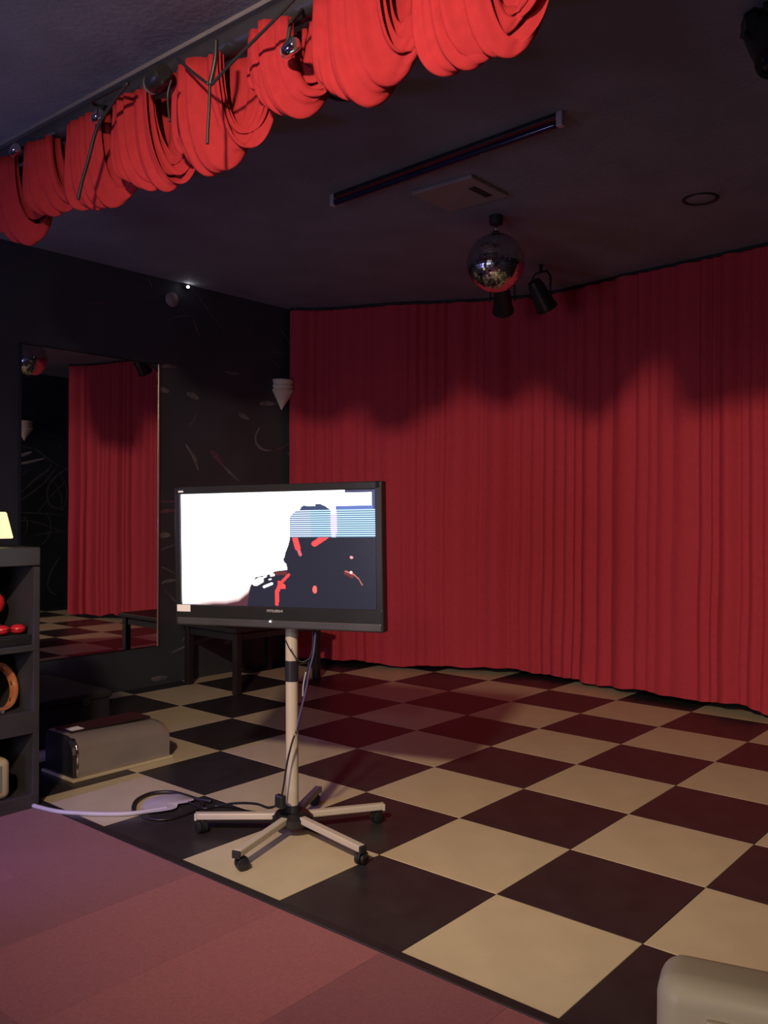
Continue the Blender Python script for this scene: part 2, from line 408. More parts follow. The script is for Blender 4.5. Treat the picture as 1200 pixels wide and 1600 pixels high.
for k, (x, zb, wd, lab) in enumerate(SW): swag(x, zb, wd, 40 + k, lab)

# lamps on the rail
def rail_lamp(u, v, label, big=False):
    p = on_y(u, v, RY - 0.11)
    t = thing('rail_lamp', label, 'lamp', p, 0, 'lamps clipped on the valance rail')
    bm = bmesh.new(); dz = CEIL - 0.09 - p.z
    tube(bm, [(0, 0, 0.015), (0, 0.02, dz * .6), (0, 0.085, dz)], 0.008, 8); obj('bracket', bm, M_blackm, t, True)
    r = 0.045 if big else 0.026
    bm = bmesh.new(); lathe(bm, [(0.001, -r * .2), (r * .6, -r * .15), (r * .9, 0), (r, r * .5), (r, r * 2.4), (r * .7, r * 2.8), (0.001, r * 2.8)], n=20, mtx=Matrix.Rotation(math.radians(90), 3, 'Y') @ Matrix.Rotation(0.3, 3, 'X'))
    obj('lamp_housing', bm, M_chrome if not big else M_black, t, True, 40)
    bm = bmesh.new(); lathe(bm, [(0.001, -r * 1.1), (r * .5, -r), (r * .85, -r * .5), (r * .9, 0)], n=16, mtx=Matrix.Rotation(math.radians(90), 3, 'Y'))
    obj('bulb', bm, M_glass, t, True)
rail_lamp(22, 238, 'small silver lamp at the far left end of the ceiling rail')
rail_lamp(150, 186, 'small silver lamp between the second and third red swags')
rail_lamp(240, 131, 'round black lamp with glints hanging above the fourth red swag', True)
rail_lamp(448, 80, 'small silver lamp tucked between the fifth and sixth red swags')
# cords hanging on the valance
t = thing('forked_cord', 'black cord hanging in a Y shape in front of the fifth red swag', 'cord')
def cord(name, pix, r, parent, m, Y=RY - 0.17, n=8):
    bm = bmesh.new(); tube(bm, spline([on_y(u, v, Y) for u, v in pix], n), r, 8); return obj(name, bm, m, parent, True)
cord('cord', [(278, 92), (300, 112), (326, 132)], .006, t, M_cable)
cord('cord', [(470, -12), (420, 40), (365, 95), (330, 133)], .006, t, M_cable)
cord('cord', [(338, 62), (336, 95), (328, 133)], .009, t, M_cable)
cord('cord', [(328, 132), (327, 165), (325, 200), (324, 225)], .006, t, M_cable)
t = thing('dangling_cable', 'black cable hanging between the second and third red swags', 'cord')
bm = bmesh.new(); tube(bm, spline([(-.55, RY - .045, CEIL - .09), (-.52, RY - .12, CEIL - .10), on_y(200, 130, RY - .17)], 6), .008, 8); obj('cord', bm, M_cable, t, True)
cord('cord', [(200, 130), (176, 160), (152, 200), (138, 250), (128, 285), (122, 312)], .008, t, M_cable)
cord('cord', [(265, 190), (262, 150), (268, 125)], .005, t, M_cable)

# ------------------------------------------------------------------ ceiling things
def ring_light(c, r, lab):
    t = thing('recessed_downlight', lab, 'ceiling light', (c[0], c[1], CEIL), 0, 'unlit recessed downlights')
    bm = bmesh.new(); lathe(bm, [(r * .80, 0), (r * .82, -.006), (r * .95, -.010), (r, -.004), (r, 0)], n=32); obj('trim_ring', bm, M_ceil if 0 else M_blackm, t, True)
    bm = bmesh.new(); lathe(bm, [(r * .80, -0.001), (r * .5, -0.003), (0.001, -0.004)], n=32); obj('lens', bm, M_ceil, t, True)
ring_light((0.29, 0.68), 0.10, 'unlit round recessed light just behind the widest red swags')
ring_light((1.04, 3.12), 0.11, 'faint round recessed light on the ceiling right of the mirror ball')
# blacklight tube fixture
a = on_z(516, 318, CEIL - 0.05); b = on_z(882, 188, CEIL - 0.05); mid = (a + b) / 2; dv = b - a
t = thing('blacklight_fixture', 'long dark fluorescent tube fixture mounted on the stage ceiling', 'ceiling light', (mid.x, mid.y, CEIL), math.atan2(dv.y, dv.x))
L = dv.length
bxo('housing', (0, 0.012, -0.012), (L - 0.04, 0.045, 0.024), M_black, t, 0.003)
bm = bmesh.new(); tube(bm, [(-L / 2 + .05, 0, -0.055), (L / 2 - .05, 0, -0.055)], 0.019, 14); obj('tube', bm, M_tube, t, True, 50)
for s in (-1, 1):
    bxo('socket', (s * (L / 2 - .025), 0.004, -0.036), (0.035, 0.034, 0.072), M_socket, t, 0.004)
# vent panel
t = thing('ceiling_vent', 'square pale ceiling panel with one dark slot, beside the long tube', 'vent', ((-0.05), 2.09, CEIL), 0)
bxo('panel', (0, 0, -0.012), (0.44, 0.40, 0.024), M_vent, t, 0.006)
bxo('slot', (0.135, 0.02, -0.0255), (0.05, 0.19, 0.004), M_blackm, t, 0.0)
# mirror ball
BC = Vector((-0.12, 2.60, 3.13)); BR = 0.192
t = thing('mirror_ball', 'mirrored disco ball hanging from the stage ceiling', 'disco ball', BC)
bm = bmesh.new(); bmesh.ops.create_uvsphere(bm, u_segments=48, v_segments=24, radius=BR - 0.004); obj('core', bm, M_gcore, t, True)
bm = bmesh.new(); rb = random.Random(5); nr = 40
for q in range(nr):
    la0 = -PI / 2 + PI * (q + .06) / nr; la1 = -PI / 2 + PI * (q + .94) / nr; lam = (la0 + la1) / 2
    cnt = max(4, int(2 * PI * math.cos(lam) / (PI / nr)))
    for k in range(cnt):
        lo0 = 2 * PI * (k + .06) / cnt; lo1 = 2 * PI * (k + .94) / cnt
        vv = [Vector((math.cos(la) * math.cos(lo), math.cos(la) * math.sin(lo), math.sin(la))) * BR for la, lo in ((la0, lo0), (la0, lo1), (la1, lo1), (la1, lo0))]
        c = sum(vv, Vector()) / 4; jit = Matrix.Rotation(rb.gauss(0, .06), 3, Vector((rb.random() - .5, rb.random() - .5, rb.random() - .5)).normalized())
        bm.faces.new([bm.verts.new(c + jit @ (v_ - c)) for v_ in vv])
o = obj('mirror_facets', bm, M_chrome, t); o['kind'] = 'stuff'
bm = bmesh.new(); lathe(bm, [(0.001, .205), (.03, .203), (.035, .185)], n=16); tube(bm, [(0, 0, .2), (0, 0, .26)], .006, 8); obj('hanger', bm, M_chrome, t, True)
bm = bmesh.new(); lathe(bm, [(0.001, .25), (.04, .252), (.045, .27), (.045, CEIL - BC.z)], n=20); obj('motor', bm, M_blackm, t, True, 40)
# stage spotlights behind the ball
def par(loc, yaw, tilt, lab, sc=1.0):
    t = thing('stage_spotlight', lab, 'spotlight', loc, yaw, 'black spotlights on the stage ceiling')
    R_ = Matrix.Rotation(tilt, 3, 'X'); hz = CEIL - loc[2]
    bm = bmesh.new(); lathe(bm, [(0.001, .14 * sc), (.05 * sc, .13 * sc), (.062 * sc, .09 * sc), (.075 * sc, -.02 * sc), (.082 * sc, -.10 * sc), (.088 * sc, -.105 * sc), (.088 * sc, -.12 * sc), (.070 * sc, -.12 * sc)], n=24, mtx=R_)
    obj('can', bm, M_black, t, True, 35)
    bm = bmesh.new(); lathe(bm, [(.072 * sc, -.112 * sc), (.05 * sc, -.118 * sc), (.001, -.122 * sc)], n=24, mtx=R_); obj('lens', bm, M_tube, t, True)
    bm = bmesh.new(); tube(bm, [(-.098 * sc, 0, 0), (-.098 * sc, 0, hz * .55), (-.06 * sc, 0, hz * .75), (.06 * sc, 0, hz * .75), (.098 * sc, 0, hz * .55), (.098 * sc, 0, 0)], .008, 8); obj('yoke', bm, M_blackm, t, True)
    bm = bmesh.new(); tube(bm, [(0, 0, hz * .74), (0, 0, hz)], .014, 10); obj('clamp', bm, M_blackm, t, True)
    for s in (-1, 1):
        bm = bmesh.new(); tube(bm, [(s * .085 * sc, 0, 0), (s * .112 * sc, 0, 0)], .014, 10); obj('knob', bm, M_blackm, t, True, 40)
pA = on_y(785, 468, 3.75); pB = on_y(845, 462, 3.80)
par((pA.x, pA.y, pA.z), 0.5, 0.9, 'black stage spotlight directly under the mirror ball in view')
par((pB.x, pB.y, pB.z), -0.2, 0.7, 'black stage spotlight just right of the mirror ball')
pC = on_z(1198, 62, CEIL - 0.14)
par((pC.x, pC.y, pC.z), 1.0, -0.6, 'dark spotlight at the upper right edge of the picture')

# ------------------------------------------------------------------ sconces and small wall things
def sconce(loc, rz, lab):
    t = thing('wall_sconce', lab, 'wall lamp', loc, rz, 'stepped fan shaped wall sconces')
    Hh = 0.29; tiers = [(0.0, 0.125, 0.190), (0.150, 0.118, 0.235), (0.200, 0.118, 0.285)]
    for k, (z0, r, z1) in enumerate(tiers):
        r0 = 0.002 if k == 0 else 0.092
        bm = bmesh.new(); lathe(bm, [(r0, z0), (r, z1 - 0.004 if k else z1 - 0.004), (r - .004, z1), (r - .012, z1 + (0.006 if k == 2 else 0)), (0.001 if k == 2 else r - .03, z1 + (0.014 if k == 2 else -.002))], n=20, a0=-PI / 2, a1=PI / 2)
        obj('shade_tier', bm, M_sconce, t, True, 30)
    bxo('back_plate', (0.004, 0, 0.17), (0.008, 0.08, 0.16), M_blackm, t, 0.002)
sconce((XL, 3.56, 2.45), 0, 'beige stepped fan sconce on the black left wall beside the curtain')
q = mirror_pt(38, 700, XR)
sconce((XR, q.y, 2.45), PI, 'matching beige sconce on the right wall, seen in the mirror')
p = on_x(268, 468, XL)
t = thing('wall_sensor', 'small round grey disc high on the black left wall', 'sensor', (XL, p.y, p.z))
bm = bmesh.new(); lathe(bm, [(.062, 0), (.062, .012), (.05, .022), (.001, .026)], n=24, mtx=Matrix.Rotation(PI / 2, 3, 'Y')); obj('disc', bm, M_vent, t, True, 40)
t = thing('indicator_lamp', 'tiny bright white light where the black left wall meets the ceiling', 'light', (XL, 2.417, 3.41))
bxo('housing', (0.015, 0, 0), (0.03, 0.04, 0.03), M_black, t, 0.003)
bm = bmesh.new(); bmesh.ops.create_uvsphere(bm, u_segments=12, v_segments=8, radius=.011); bmesh.ops.translate(bm, verts=bm.verts, vec=(.034, 0, 0)); obj('bulb', bm, M_led, t, True)

# ------------------------------------------------------------------ television
PR_ = CAM + FW * (6.35 * T) + RT * (0.01 * T); PL_ = CAM + FW * (7.05 * T) - RT * (1.648 * T)
W = 1.08; ang = math.atan2(PR_.y - PL_.y, PR_.x - PL_.x)
ctr = (PR_ + PL_) / 2; ZT, ZB = 1.612, 0.957; HH = ZT - ZB
tv = thing('television', 'flat screen television in a black frame, showing a dark silhouette against white', 'television', (ctr.x, ctr.y, (ZT + ZB) / 2))
tv.rotation_euler = (0, -math.radians(1.3), ang)
bl, bt, bb = 0.036, 0.036, 0.098
def frame_bm():
    bm = bmesh.new()
    box(bm, (-W / 2 + bl / 2, 0, 0), (bl, 0.05, HH), 0.006); box(bm, (W / 2 - bl / 2, 0, 0), (bl, 0.05, HH), 0.006)
    box(bm, (0, 0, HH / 2 - bt / 2), (W - .01, 0.05, bt), 0.006); box(bm, (0, 0, -HH / 2 + bb / 2), (W - .01, 0.052, bb), 0.006)
    return bm
obj('bezel', frame_bm(), M_bezel, tv)
bxo('back_cover', (0, 0.045, 0.01), (W - 0.10, 0.07, HH - 0.08), M_blackm, tv, 0.02)
bxo('speaker_bar', (0, -0.003, -HH / 2 + 0.020), (W - .02, 0.05, 0.036), mat('speaker_grey', (0.05, 0.05, 0.055), 0.4, noise=0.2), tv, 0.006)
SW_, SH_ = W - 2 * bl, HH - bt - bb; sz = (bb - bt) / 2
# screen picture stored as a colour per vertex on the flat panel
def screen_col(u, v):                                 # u right 0..1, v down 0..1, in the photograph's screen crop units
    x = 88 + u * 1002; yt = 128 - 8 * u; yb = 705 + 62 * u; y = yt + v * (yb - yt)
    ys = 122 + 633 * v
    if x > 640 and (ys < 374 or y < 374): y = min(ys, 374.5)
    Wt = (3.0, 3.0, 3.0); D = (0.012, 0.012, 0.022)
    # silhouette outline: left border of the dark region as a function of y
    def lerp(tab, q):
        if q <= tab[0][0]: return tab[0][1]
        for (a0, b0), (a1, b1) in zip(tab, tab[1:]):
            if q <= a1: return b0 + (b1 - b0) * (q - a0) / (a1 - a0)
        return tab[-1][1]
    left = lerp([(190, 745), (205, 725), (225, 705), (245, 682), (265, 668), (300, 670), (372, 670), (400, 664), (425, 655), (450, 645), (470, 642), (485, 634), (500, 640), (510, 650), (540, 656), (546, 590), (560, 572), (575, 490), (600, 475), (625, 462), (660, 455), (705, 448), (780, 440)], y)
    if y < 225:
        head = y > lerp([(720, 225), (730, 205), (742, 198), (760, 202), (800, 202), (802, 190), (825, 192), (850, 204), (872, 222), (880, 230)], x) and 700 < x < 884
        if y > 190 and head and x > left: c = (0.035, 0.05, 0.11)
        elif x > 945 and y < 137: c = (0.05, 0.05, 0.10)
        elif y >= 204 and x > 900: c = (0.10, 0.14, 0.36)
        elif x > 1074: c = (0.06, 0.08, 0.18)
        else: c = Wt
        if x > 1080 and y < 225: c = (0.05, 0.06, 0.14)
        return c
    if y < 374:
        if x < left: return Wt
        if 884 - (y - 225) * .3 < x < 898 + 0 * y and y < 245: return Wt
        ph_ = ((y - 225) / 11.4) % 1.0
        pink = math.exp(-((x - 890) / 14) ** 2) * (1 if y < 350 else .5)
        cy = (0.50, 0.72, 0.95) if x > 780 else (0.66, 0.74, 0.98)
        cy = tuple(a_ * (1 - pink) + b_ * pink for a_, b_ in zip(cy, (1.0, 0.72, 0.85)))
        if ph_ < 0.58: return cy
        return tuple(0.05 + 0.10 * k_ for k_ in (0.0, 0.5, 1.0)) if pink < .3 else (0.45, 0.35, 0.55)
    if x < left:
        # white, with a reddish fall-off towards the lower edge
        edge_ = lerp([(88, 697), (200, 694), (260, 688), (330, 690), (400, 678), (450, 640), (470, 600)], x)
        if x < 470 and y > edge_:
            f = min(1, (y - edge_) / 26); f2 = 1 if x > 190 else 0.2
            return tuple(a_ * (1 - f) + b_ * f for a_, b_ in zip((1.0, 0.75 if f2 == 1 else .9, 0.68 if f2 == 1 else .92), (0.07, 0.02, 0.025)))
        return Wt
    c = D
    def seg(x0, y0, x1, y1, wd):
        dx, dy = x1 - x0, y1 - y0; q = max(0, min(1, ((x - x0) * dx + (y - y0) * dy) / (dx * dx + dy * dy))); return math.hypot(x - x0 - q * dx, y - y0 - q * dy) < wd
    R1 = (0.85, 0.06, 0.06)
    if seg(698, 378, 710, 425, 14) : c = R1
    elif seg(712, 430, 723, 462, 8): c = (0.55, 0.10, 0.12)
    elif seg(852, 366, 795, 405, 15): c = R1
    elif seg(662, 568, 618, 615, 8) or seg(618, 615, 605, 650, 11) or seg(602, 650, 600, 722, 10): c = (0.62, 0.05, 0.05)
    elif 606 < x < 646 and 598 < y < 642 and x - 606 < (y - 590) * 1.2: c = R1
    elif ((x - 793) / 11) ** 2 + ((y - 650) / 21) ** 2 < 1: c = (0.95, 0.12, 0.10)
    elif (x - 974) ** 2 + (y - 483) ** 2 < 60: c = (0.9, 0.3, 0.3)
    elif (x - 971) ** 2 + (y - 563) ** 2 < 50: c = (1.0, 0.7, 0.6)
    elif seg(945, 556, 985, 575, 4) or seg(985, 575, 1008, 600, 3) or seg(1008, 600, 1024, 632, 2.5): c = (0.45, 0.12, 0.09)
    elif seg(945, 566, 975, 585, 9): c = (0.12, 0.02, 0.02)
    # bright shreds beside the dark shoulder
    elif x < 532 and y < 622 and (x - 470) + (622 - y) * 1.1 > 12 and y > 576 and seg(480, 612, 520, 590, 17): c = (0.95, 0.85, 0.78)
    elif seg(535, 628, 575, 612, 7): c = (1, 1, 1)
    elif seg(572, 568, 584, 566, 7) or seg(532, 578, 545, 572, 5) or seg(562, 590, 570, 588, 4): c = (1, .95, .9)
    elif 585 < x < 655 and 548 < y < 568: c = (0.10, 0.02, 0.02)
    return c
NU, NV = 330, 333
verts = []; cols = []
for j in range(NV + 1):
    for i in range(NU + 1):
        u, v = i / NU, j / NV
        verts.append(((u - .5) * SW_, -0.017, sz + (.5 - v) * SH_)); cols.append(screen_col(u, v))
faces = [(j * (NU + 1) + i, (j + 1) * (NU + 1) + i, (j + 1) * (NU + 1) + i + 1, j * (NU + 1) + i + 1) for j in range(NV) for i in range(NU)]
me = bpy.data.meshes.new('screen'); me.from_pydata(verts, [], faces)
ca = me.color_attributes.new('picture', 'FLOAT_COLOR', 'POINT')
ca.data.foreach_set('color', [c_ for c in cols for c_ in (*c, 1.0)])
m = bpy.data.materials.new('tv_picture'); m.use_nodes = True; nt = m.node_tree; b = nt.nodes['Principled BSDF']
b.inputs['Base Color'].default_value = (0.01, 0.01, 0.012, 1); b.inputs['Roughness'].default_value = 0.2
at = nt.nodes.new('ShaderNodeAttribute'); at.attribute_name = 'picture'
tint = nt.nodes.new('ShaderNodeMixRGB'); tint.blend_type = 'MULTIPLY'; tint.inputs[0].default_value = 1; tint.inputs[2].default_value = (0.90, 0.93, 1.0, 1)
nt.links.new(at.outputs['Color'], tint.inputs[1])
nt.links.new(tint.outputs['Color'], b.inputs['Emission Color']); b.inputs['Emission Strength'].default_value = 1.7
me.materials.append(m); scr = link('screen', me, None, tv); scr['label'] = 'lit screen with a dark head silhouette, pale blue stripes and red strokes on white'
o = bxo('sticker', (-W / 2 + 0.050, -0.0272, -HH / 2 + 0.080), (0.075, 0.001, 0.032), M_label, tv, 0.0); o['label'] = 'small white sticker on the lower left of the frame'
def lettering(name, txt, size, loc, m, parent, rot=(PI / 2, 0, 0), ext=0.0006):
    cu = bpy.data.curves.new(name, 'FONT'); cu.body = txt; cu.size = size; cu.extrude = ext; cu.align_x = 'CENTER'; cu.align_y = 'CENTER'
    tmp = bpy.data.objects.new(name, cu); COL.objects.link(tmp); dg = bpy.context.evaluated_depsgraph_get()
    me_ = bpy.data.meshes.new_from_object(tmp.evaluated_get(dg)); bpy.data.objects.remove(tmp)
    me_.materials.clear(); me_.materials.append(m); o_ = link(name, me_, None, parent, loc); o_.rotation_euler = rot; return o_
M_letter = mat('grey_lettering', (0.45, 0.45, 0.47), 0.4, noise=0.05)
lettering('brand_lettering', 'MITSUBISHI', 0.0165, (0.005, -0.0275, -HH / 2 + 0.079), M_letter, tv)
o = lettering('sticker_print', 'IIIIIII', 0.010, (-W / 2 + 0.052, -0.0282, -HH / 2 + 0.089), mat('grey_print', (0.4, 0.4, 0.42), 0.5, noise=.05), tv); bpy.data.objects.remove(o)
bm = bmesh.new(); bmesh.ops.create_uvsphere(bm, u_segments=10, v_segments=6, radius=.0035); bmesh.ops.translate(bm, verts=bm.verts, vec=(-0.018, -.029, -HH / 2 + .032)); obj('power_light', bm, M_led, tv, True)
bxo('top_sticker', (-W / 2 + 0.040, -0.0256, HH / 2 - 0.022), (0.028, 0.001, 0.008), M_label, tv, 0.0)
bxo('mount_plate', (0.02, 0.095, -0.02), (0.34, 0.03, 0.30), M_blackm, tv, 0.004)

# ------------------------------------------------------------------ rolling stand
BX, BY = 0.135, 0.525
st = thing('tv_stand', 'white pole stand on a rolling star base carrying the television', 'stand', (BX, BY, 0))
bm = bmesh.new(); tube(bm, [(0, 0, 0.06), (-0.02, 0, 1.42)], 0.029, 20); obj('pole', bm, M_white, st, True, 50)
zz0, zz1 = 0.705, 0.80
bm = bmesh.new(); tube(bm, [(-.0095, 0, zz0), (-.011, 0, zz1)], 0.0315, 20); obj('tape_band', bm, M_tape, st, True, 50)
bm = bmesh.new(); tube(bm, [(0, 0, .098), (0, 0, .135)], 0.034, 20); obj('collar', bm, M_blackm, st, True, 50)
hub = bmesh.new(); lathe(hub, [(0.001, .045), (.075, .045), (.092, .055), (.094, .085), (.075, .100), (.04, .104), (.001, .104)], n=28); obj('hub', hub, M_black, st, True, 40)
bxo('mount_bracket', (-0.02, -0.018, 1.29), (0.16, 0.06, 0.22), M_blackm, st, 0.004)
ends = [on_z(308, 1271, .085), on_z(597, 1256, .085), on_z(370, 1330, .085), on_z(566, 1322, .085)]
base_c = Vector((BX, BY, 0)); dirs = []
for e in ends:
    d = e - base_c; dirs.append((math.atan2(d.y, d.x), math.hypot(d.x, d.y)))
print('LEGS', [(round(math.degrees(a_)), round(l_, 2)) for a_, l_ in dirs])
dirs.append((math.radians(118), 0.42))
def wheel(parent, p, yaw):
    bm = bmesh.new(); tube(bm, [(p.x, p.y, .058), (p.x, p.y, .085)], .009, 10); obj('caster_stem', bm, M_blackm, parent, True)
    ax = Vector((math.cos(yaw), math.sin(yaw), 0)); fwd_ = Vector((-ax.y, ax.x, 0)) * 0.014
    for s in (-1, 1):
        bm = bmesh.new(); c = Vector((p.x, p.y, .027)) + fwd_ + ax * (s * .015)
        tube(bm, [c - ax * .009, c - ax * .006, c + ax * .006, c + ax * .009], [.022, .027, .027, .022], 20); obj('caster_wheel', bm, M_black, parent, True, 40)
    bm = bmesh.new(); c = Vector((p.x, p.y, 0)) + fwd_
    tube(bm, [(c.x - ax.x * .004, c.y - ax.y * .004, .03), (c.x + ax.x * .004, c.y + ax.y * .004, .03)], .030, 18); obj('caster_hood', bm, M_black, parent, True, 40)
for k, (a_, l_) in enumerate(dirs):
    dx, dy = math.cos(a_), math.sin(a_); R_ = Matrix.Rotation(a_, 3, 'Z')
    bm = bmesh.new()
    box(bm, (0, 0, 0), (l_ - .07, .036, .030), .006)
    tilt = Matrix.Rotation(a_, 4, 'Z') @ Matrix.Rotation(math.radians(1.2), 4, 'Y')
    bmesh.ops.transform(bm, matrix=Matrix.Translation((dx * (l_ + .07) / 2, dy * (l_ + .07) / 2, .078)) @ tilt, verts=bm.verts)
    lg = obj('leg', bm, M_white, st)
    bxo('end_cap', (dx * (l_ + .004), dy * (l_ + .004), .072), (.012, .038, .032), M_blackm if k in (2, 3) else M_white, lg, .003, R_)
    wheel(lg, Vector((dx * (l_ - .015), dy * (l_ - .015), 0)), a_ + [0.6, 1.9, 0.9, 0.4, 0.2][k])
# cables on the stand
cb = thing('tv_cables', 'black power cable running down the white pole to the floor', 'cable')
def pcord(name, pts, r, parent, m): 
    bm = bmesh.new(); tube(bm, spline(pts, 8), r, 8); return obj(name, bm, m, parent, True)
def at_d(u, v, d): return CAM + ray(u, v) * d          # point at view depth d
pcord('cable', [at_d(u, v, 3.99) for u, v in [(489, 985), (489, 1010), (482, 1040), (476, 1080), (470, 1110), (464, 1140), (457, 1158), (449, 1190), (444, 1222), (440, 1246)]], .0045, cb, M_cable)
pcord('cable', [at_d(u, v, 3.97) for u, v in [(493, 988), (490, 1020), (484, 1045), (478, 1078), (469, 1115), (463, 1142)]], .0038, cb, M_vcable)
pcord('cable', [at_d(u, v, 3.97) for u, v in [(446, 1000), (455, 1018), (470, 1034), (484, 1028), (489, 1015)]], .003, cb, M_cable)
pcord('cable', [at_d(u, v, 3.96) for u, v in [(478, 1050), (474, 1070), (473, 1088)]], .0028, cb, M_wcable)
bm = bmesh.new(); 
for (u, v) in ((463, 1141), (461, 1148)):
    c = at_d(u, v, 3.95); r_ = bmesh.ops.create_uvsphere(bm, u_segments=10, v_segments=6, radius=.006)
    for v_ in r_['verts']: v_.co += c
obj('cable_tie', bm, M_chrome, cb, True)
g0 = [at_d(440, 1246, 3.99), at_d(436, 1256, 3.99)]
pcord('floor_cable', [tuple(g0[0]), tuple(g0[1])] + [tuple(on_z(u, v, z)) for u, v, z in [(420, 1262, .09), (400, 1256, .08), (370, 1255, .05), (340, 1259, .012), (320, 1263, .010), (300, 1256, .010), (286, 1250, .010)]], .006, cb, M_cable)
bm = bmesh.new(); c = at_d(438, 1252, 3.97); box(bm, c, (.05, .03, .06), .008); obj('plug', bm, M_black, cb)

# ------------------------------------------------------------------ floor clutter at the left
cz = thing('coiled_cable', 'black cable curled in an arc on the floor beside the pale cloth', 'cable')
pcord('cable', [tuple(on_z(u, v, .012)) for u, v in [(209, 1270), (209, 1258), (216, 1249), (232, 1241), (250, 1238), (270, 1238), (290, 1243), (306, 1248), (330, 1252)]], .010, cz, M_cable)
pcord('cable', [tuple(on_z(u, v, .010)) for u, v in [(222, 1277), (250, 1281), (275, 1277), (300, 1268), (318, 1258), (312, 1250)]], .006, cz, M_cable)
# pale strap / cover lying across the tiles
bm = bmesh.new(); outl = [(222, 1262), (226, 1253), (240, 1246), (262, 1241), (285, 1240), (302, 1245), (303, 1250), (292, 1254), (278, 1256), (276, 1262), (268, 1265), (250, 1268), (232, 1270)]
top = [bm.verts.new(on_z(u, v, .014)) for u, v in outl]; bot = [bm.verts.new(on_z(u, v, .001)) for u, v in outl]
cen = bm.verts.new(on_z(258, 1254, .026)); n_ = len(outl)
for k in range(n_):
    bm.faces.new((top[k], top[(k + 1) % n_], cen)); bm.faces.new((bot[k], bot[(k + 1) % n_], top[(k + 1) % n_], top[k]))
tag(obj('folded_cloth', bm, M_wcable, None, True, 60), 'small pale folded cloth lying on the floor inside the cable loop', 'cloth')
bm = bmesh.new(); tube(bm, spline([on_z(u, v, .012) for u, v in [(52, 1259), (90, 1268), (130, 1271), (170, 1272), (205, 1271), (235, 1267), (262, 1263)]], 8), [.006] * 8 + [.010] * 40 + [.008] * 1, 10) if False else tube(bm, spline([on_z(u, v, .012) for u, v in [(52, 1259), (90, 1268), (130, 1271), (170, 1272), (205, 1271), (235, 1267), (262, 1263)]], 8), .011, 10)
tag(obj('white_cord', bm, M_wcable, None, True), 'thick white cord lying along the stage edge at the left', 'cord')

# silver box
sx0, sx1, sy0, sy1 = -1.62, -1.31, 0.27, 0.90
t = thing('silver_machine', 'silver and black box shaped machine on the floor left of the stand', 'machine', ((sx0 + sx1) / 2, (sy0 + sy1) / 2, 0), math.radians(0))
wx, wy, hz = sx1 - sx0, sy1 - sy0, 0.235
bxo('base_plate', (0.008, 0.0, 0.008), (wx + .03, wy + .03, 0.016), M_cream, t, .004)
# silver shell: profile across x extruded along y, chamfered top front edge and slanted far end
prof = [(-wx / 2, .018), (wx / 2, .018), (wx / 2, .15), (wx / 2 - .012, .19), (wx / 2 - .05, .222), (wx / 2 - .11, hz), (-wx / 2, hz)]
bm = bmesh.new(); stations = [(-wy / 2 + .025, 1.0), (-wy / 2 + .10, 1.0), (wy / 2 - .05, .93), (wy / 2 - .012, .90), (wy / 2, .84)]; rings = []
rings = [[bm.verts.new((x_, y_, .018 + (z_ - .018) * sc)) for x_, z_ in prof] for y_, sc in stations]
for q_ in range(len(rings) - 1):
    for k in range(len(prof)): k2 = (k + 1) % len(prof); bm.faces.new((rings[q_][k], rings[q_][k2], rings[q_ + 1][k2], rings[q_ + 1][k]))
bm.faces.new(rings[0]); bm.faces.new(rings[-1][::-1])
bmesh.ops.bevel(bm, geom=[e for e in bm.edges if e.calc_face_angle(0) > .5], offset=.008, segments=3, affect='EDGES')
obj('silver_shell', bm, M_silver, t, True, 40)
bm = bmesh.new(); rings = [[bm.verts.new((x_ * sc, y_, .018 + (z_ - .018) * sc)) for x_, z_ in prof] for y_, sc in [(-wy / 2, .93), (-wy / 2 + .015, .985), (-wy / 2 + .025, .985)]]
for q_ in range(2):
    for k in range(len(prof)): k2 = (k + 1) % len(prof); bm.faces.new((rings[q_][k], rings[q_][k2], rings[q_ + 1][k2], rings[q_ + 1][k]))
bm.faces.new(rings[0]); bm.faces.new(rings[-1][::-1]); obj('end_panel', bm, M_black, t)
bm = bmesh.new(); tube(bm, [(wx / 2 - .004, -wy / 2 + .024, .022), (wx / 2 - .004, -wy / 2 + .024, .15), (wx / 2 - .014, -wy / 2 + .024, .188), (wx / 2 - .05, -wy / 2 + .024, .222)], .009, 10); obj('bright_edge', bm, M_chrome, t, True)
o = bxo('top_panel', (-.055, 0.0, hz + .002), (wx - .12, wy - .10, .006), M_black, t, .002)
bxo('label_sticker', (-.03, -wy / 2 + .115, hz + .006), (.07, .075, .002), M_label, t, 0)
bm = bmesh.new(); tube(bm, [(-.10, -wy / 2 + .03, hz - .01), (-.10, -wy / 2 + .03, hz + .014)], .010, 12); obj('knob', bm, M_chrome, t, True, 40)

# dark low case behind the silver machine
t = thing('equipment_case', 'low black equipment case standing behind the silver machine', 'case', (-2.42, 0.52, 0))
bxo('case_body', (0, 0, .14), (.80, .86, .24), M_blackm, t, .012)
bxo('case_lid', (0, 0, .28), (.82, .88, .045), M_blackm, t, .010)
for s in (-.25, .25): bxo('latch', (.413, s, .255), (.010, .05, .05), M_gcore, t, .002)
for sx_ in (-.35, .35):
    for sy_ in (-.35, .35): bxo('foot', (sx_, sy_, .01), (.05, .05, .02), M_blackm, t, .003)

